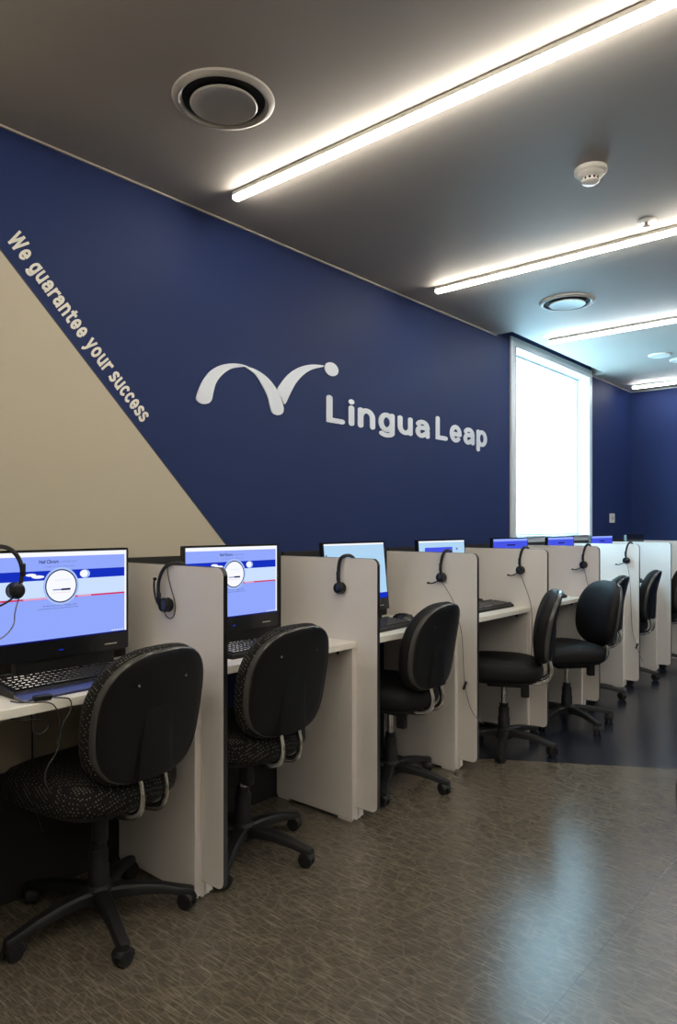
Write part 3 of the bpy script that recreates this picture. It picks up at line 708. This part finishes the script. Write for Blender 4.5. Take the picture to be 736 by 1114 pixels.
# ------------------------------------------------------------------ task chairs
def sq(th, a, b, n):
    c, s_ = math.cos(th), math.sin(th)
    return a*math.copysign(abs(c)**(2/n), c), b*math.copysign(abs(s_)**(2/n), s_)
NB = 48
def back_outline(a, b):
    """outline of the backrest in (y, z) about its centre: broad round shoulders, narrower squarish foot"""
    pts = []
    for k in range(NB):
        th = 2*PI*k/NB
        n = 2.7 if math.sin(th) >= 0 else 3.3
        y_, z_ = sq(th, a, b, n)
        y_ *= 1 - .06*(max(0, -z_)/b)**1.5 - .03*(max(0, z_)/b)**2
        pts.append((y_, z_))
    return pts
def bendx(x, y_, z_):
    # the back is slightly cupped round the sitter and leans back at the top
    return x - .045*(z_/.2)*.8 + .50*y_*y_ - .45*z_*z_ + .010
def make_chair(fabric):
    r = thing('task_chair', 'black task chair', 'chair')
    # seat (front is +x)
    m = MB(); rs = []
    for sc_, z_ in ((.55, .402), (.90, .402), (.975, .412), (1.0, .432), (1.0, .455), (.975, .478), (.92, .491), (.80, .500), (.55, .503), (.25, .498)):
        ring = []
        for k in range(56):
            x_, y_ = sq(2*PI*k/56, .25*sc_, .228*sc_, 2.8)
            zz = z_
            if x_ > .10: zz -= .45*(x_-.10)**1.5*3 * .35
            if z_ > .46: zz += .10*abs(y_)**2*2
            ring.append((x_+.036, y_, zz))
        rs.append(ring)
    m.rings(rs); m.build('seat', fabric, r, ang=60)
    m = MB(); m.prism([sq(2*PI*k/40, .185, .19, 2.9) for k in range(40)], 'Z', .392, .4035); m.build('seat_pan', 'black_plastic', r)
    m = MB(); m.box((-.01, 0, .372), (.20, .13, .042), .008, 2); m.build('mechanism', 'black_plastic', r)
    m = MB(); m.tube([(.02, -.06, .368), (.03, -.12, .366), (.035, -.17, .360), (.035, -.20, .358)], .006, n=8, smooth=1); m.box((.037, -.205, .356), (.022, .055, .012), .004, 2); m.build('height_lever', 'black_plastic', r)
    m = MB(); m.box((-.115, .085, .345), (.045, .035, .075), .008, 2); m.build('tension_knob', 'black_plastic', r)
    # column
    m = MB(); m.lathe([(.0145, .225), (.0145, .352)], n=20); m.build('gas_column', 'chrome', r)
    m = MB(); m.lathe([(.034, .10), (.033, .17), (.030, .175), (.029, .225), (.024, .23), (.024, .25), (.015, .252)], n=24); m.build('column_cover', 'black_plastic', r)
    m = MB(); m.lathe([(.030, .052), (.046, .058), (.048, .085), (.044, .108), (.034, .118), (.018, .120)], n=30); m.build('hub', 'black_plastic', r)
    # five legs, each with its caster
    for k in range(5):
        a = 2*PI*k/5
        m = MB(); rs = []
        for t, zt, hh, ww in ((.030, .109, .040, .026), (.08, .110, .036, .024), (.14, .105, .032, .022), (.20, .094, .028, .020), (.25, .080, .025, .019), (.285, .072, .022, .018), (.295, .068, .016, .013)):
            rs.append([(t, -ww, zt-hh), (t, -ww*1.0, zt-.010), (t, -ww*.7, zt-.002), (t, 0, zt), (t, ww*.7, zt-.002), (t, ww*1.0, zt-.010), (t, ww, zt-hh), (t, 0, zt-hh-.001)])
        m.rings(rs); lg = m.build('base_leg', 'black_plastic', r, ang=40, rotz=a)
        c = MB()
        for s_ in (-1, 1): c.lathe([(.006, -.009), (.022, -.009), (.0255, -.004), (.0255, .004), (.021, .009), (.006, .010)], c=(0, s_*.013, .0255), n=22, axis='Y')
        # hood over the twin wheels and stem
        hood = []
        for s_ in (-.021, -.012, .012, .021):
            q = .86 if abs(s_) > .02 else 1.0
            hood.append([((.030*q)*math.cos(PI*j/10+.25), s_, .0275+(.030*q)*math.sin(PI*j/10+.25)) for j in range(11)] + [((.010)*math.cos(PI-.1*j+.25), s_, .030) for j in range(2)])
        c.rings(hood); c.lathe([(.008, .05), (.008, .070)], c=(-.0, 0, 0), n=12)
        co = c.build('caster', 'black_plastic', lg, ang=40, loc=(.272, 0, 0), rotz=random.uniform(-1.2, 1.2))
    # back
    X0, ZB = -.265, .690
    def layer(a, b, x, bulge=0): return [(X0+bendx(x, p[0], p[1]), p[0], ZB+p[1]) for p in back_outline(a, b)]
    m = MB()
    m.rings([layer(.10, .10, .005), layer(.190, .182, .004), layer(.207, .198, .012), layer(.212, .203, .030), layer(.209, .200, .048), layer(.195, .186, .064), layer(.16, .152, .073), layer(.09, .085, .077), layer(.03, .03, .078)])
    m.build('backrest', fabric, r, ang=60)
    m = MB()
    m.rings([layer(.204, .195, .010), layer(.2045, .1955, -.004), layer(.203, .194, -.009), layer(.199, .190, -.012), layer(.197, .188, .0)]); m.build('shell_rim_glint', 'rim_glint_wheel_grey', r, ang=60)  # paler glossy rim stands in for highlights along the shell edge
    m = MB()
    m.rings([layer(.196, .187, .003), layer(.198, .189, -.010), layer(.190, .181, -.015), layer(.16, .152, -.018), layer(.09, .09, -.020), layer(.03, .03, -.021)])
    sh = m.build('back_shell', 'shell_plastic', r, ang=60)
    m = MB(); rs = []   # raised housing for the two tubes
    for z_, ww, th in ((-.182, .070, .020), (-.12, .066, .020), (-.04, .060, .016), (.02, .052, .008), (.05, .044, -.004)):
        b0 = X0+bendx(-.014, 0, z_); rs.append([(b0+.004, -ww, ZB+z_), (b0-th*.6, -ww*.92, ZB+z_), (b0-th, -ww*.6, ZB+z_), (b0-th, ww*.6, ZB+z_), (b0-th*.6, ww*.92, ZB+z_), (b0+.004, ww, ZB+z_)])
    m.rings(rs); m.build('tube_housing', 'shell_plastic', sh, ang=30)
    for s_ in (-1, 1):
        m = MB(); m.lathe([(0, -.002), (.0048, -.002), (.0048, .002), (0, .002)], c=(X0+bendx(-.018, .09, .10), s_*.09, ZB+.10), n=12, axis='X'); m.build('screw', 'screw_steel', sh)
        m = MB(); m.tube([(-.230, s_*.046, .560), (-.243, s_*.046, .50), (-.256, s_*.046, .455), (-.248, s_*.045, .410), (-.21, s_*.045, .384), (-.14, s_*.045, .378), (-.09, s_*.045, .378)], .0095, n=12, smooth=3, flat=((0, 1, 0), 1.35, .6)); m.build('support_tube', 'chrome', r)
    return r
def d2r(a): return math.radians(a)
CH = [  # x, y, facing, world angle of one leg, label, fabric
    (-2.028, 1.208, 187, -89, 'nearest chair, dotted black fabric, full five-leg base in view', 'dot'),
    (-2.032, 1.815, 181, 16, 'second chair with dotted black fabric, tucked in between the two nearest dividers', 'dot'),
    (-2.030, 2.755, 184, 12, 'third chair, plain black, tucked in beside the hanging cable with inline control', 'plain'),
    (-1.885, 3.625, 206, -66, 'fourth chair turned side-on, chrome back tubes in profile', 'plain'),
    (-1.825, 4.350, 231, -28, 'fifth chair turned to show the front of its round backrest', 'plain'),
    (-2.020, 5.085, 188, 18, 'sixth chair, mostly hidden behind the chair showing its front', 'plain'),
    (-2.035, 5.900, 189, 18, 'seventh chair, in front of the last bluish dividers', 'plain'),
    (-2.034, 6.740, 187, 18, 'farthest chair, cut by the right edge of the photo', 'plain'),
    (-0.126, 1.612, 75, 0, 'chair at the right edge, only a sliver of its backrest showing', 'plain')]
protos = {}
for x, y, f, la, lab, fb in CH:
    if fb not in protos: o = protos[fb] = make_chair('dot_fabric' if fb == 'dot' else 'plain_fabric')
    else: o = copy_tree(protos[fb])
    o.location = (x, y, 0); o.rotation_euler = (0, 0, d2r(f)); o['label'] = lab; o['group'] = 'black task chairs'
    k = 0
    for c in kids(o):
        if c.name.startswith('base_leg'): c.rotation_euler = (0, 0, d2r(la-f+72*k)); k += 1
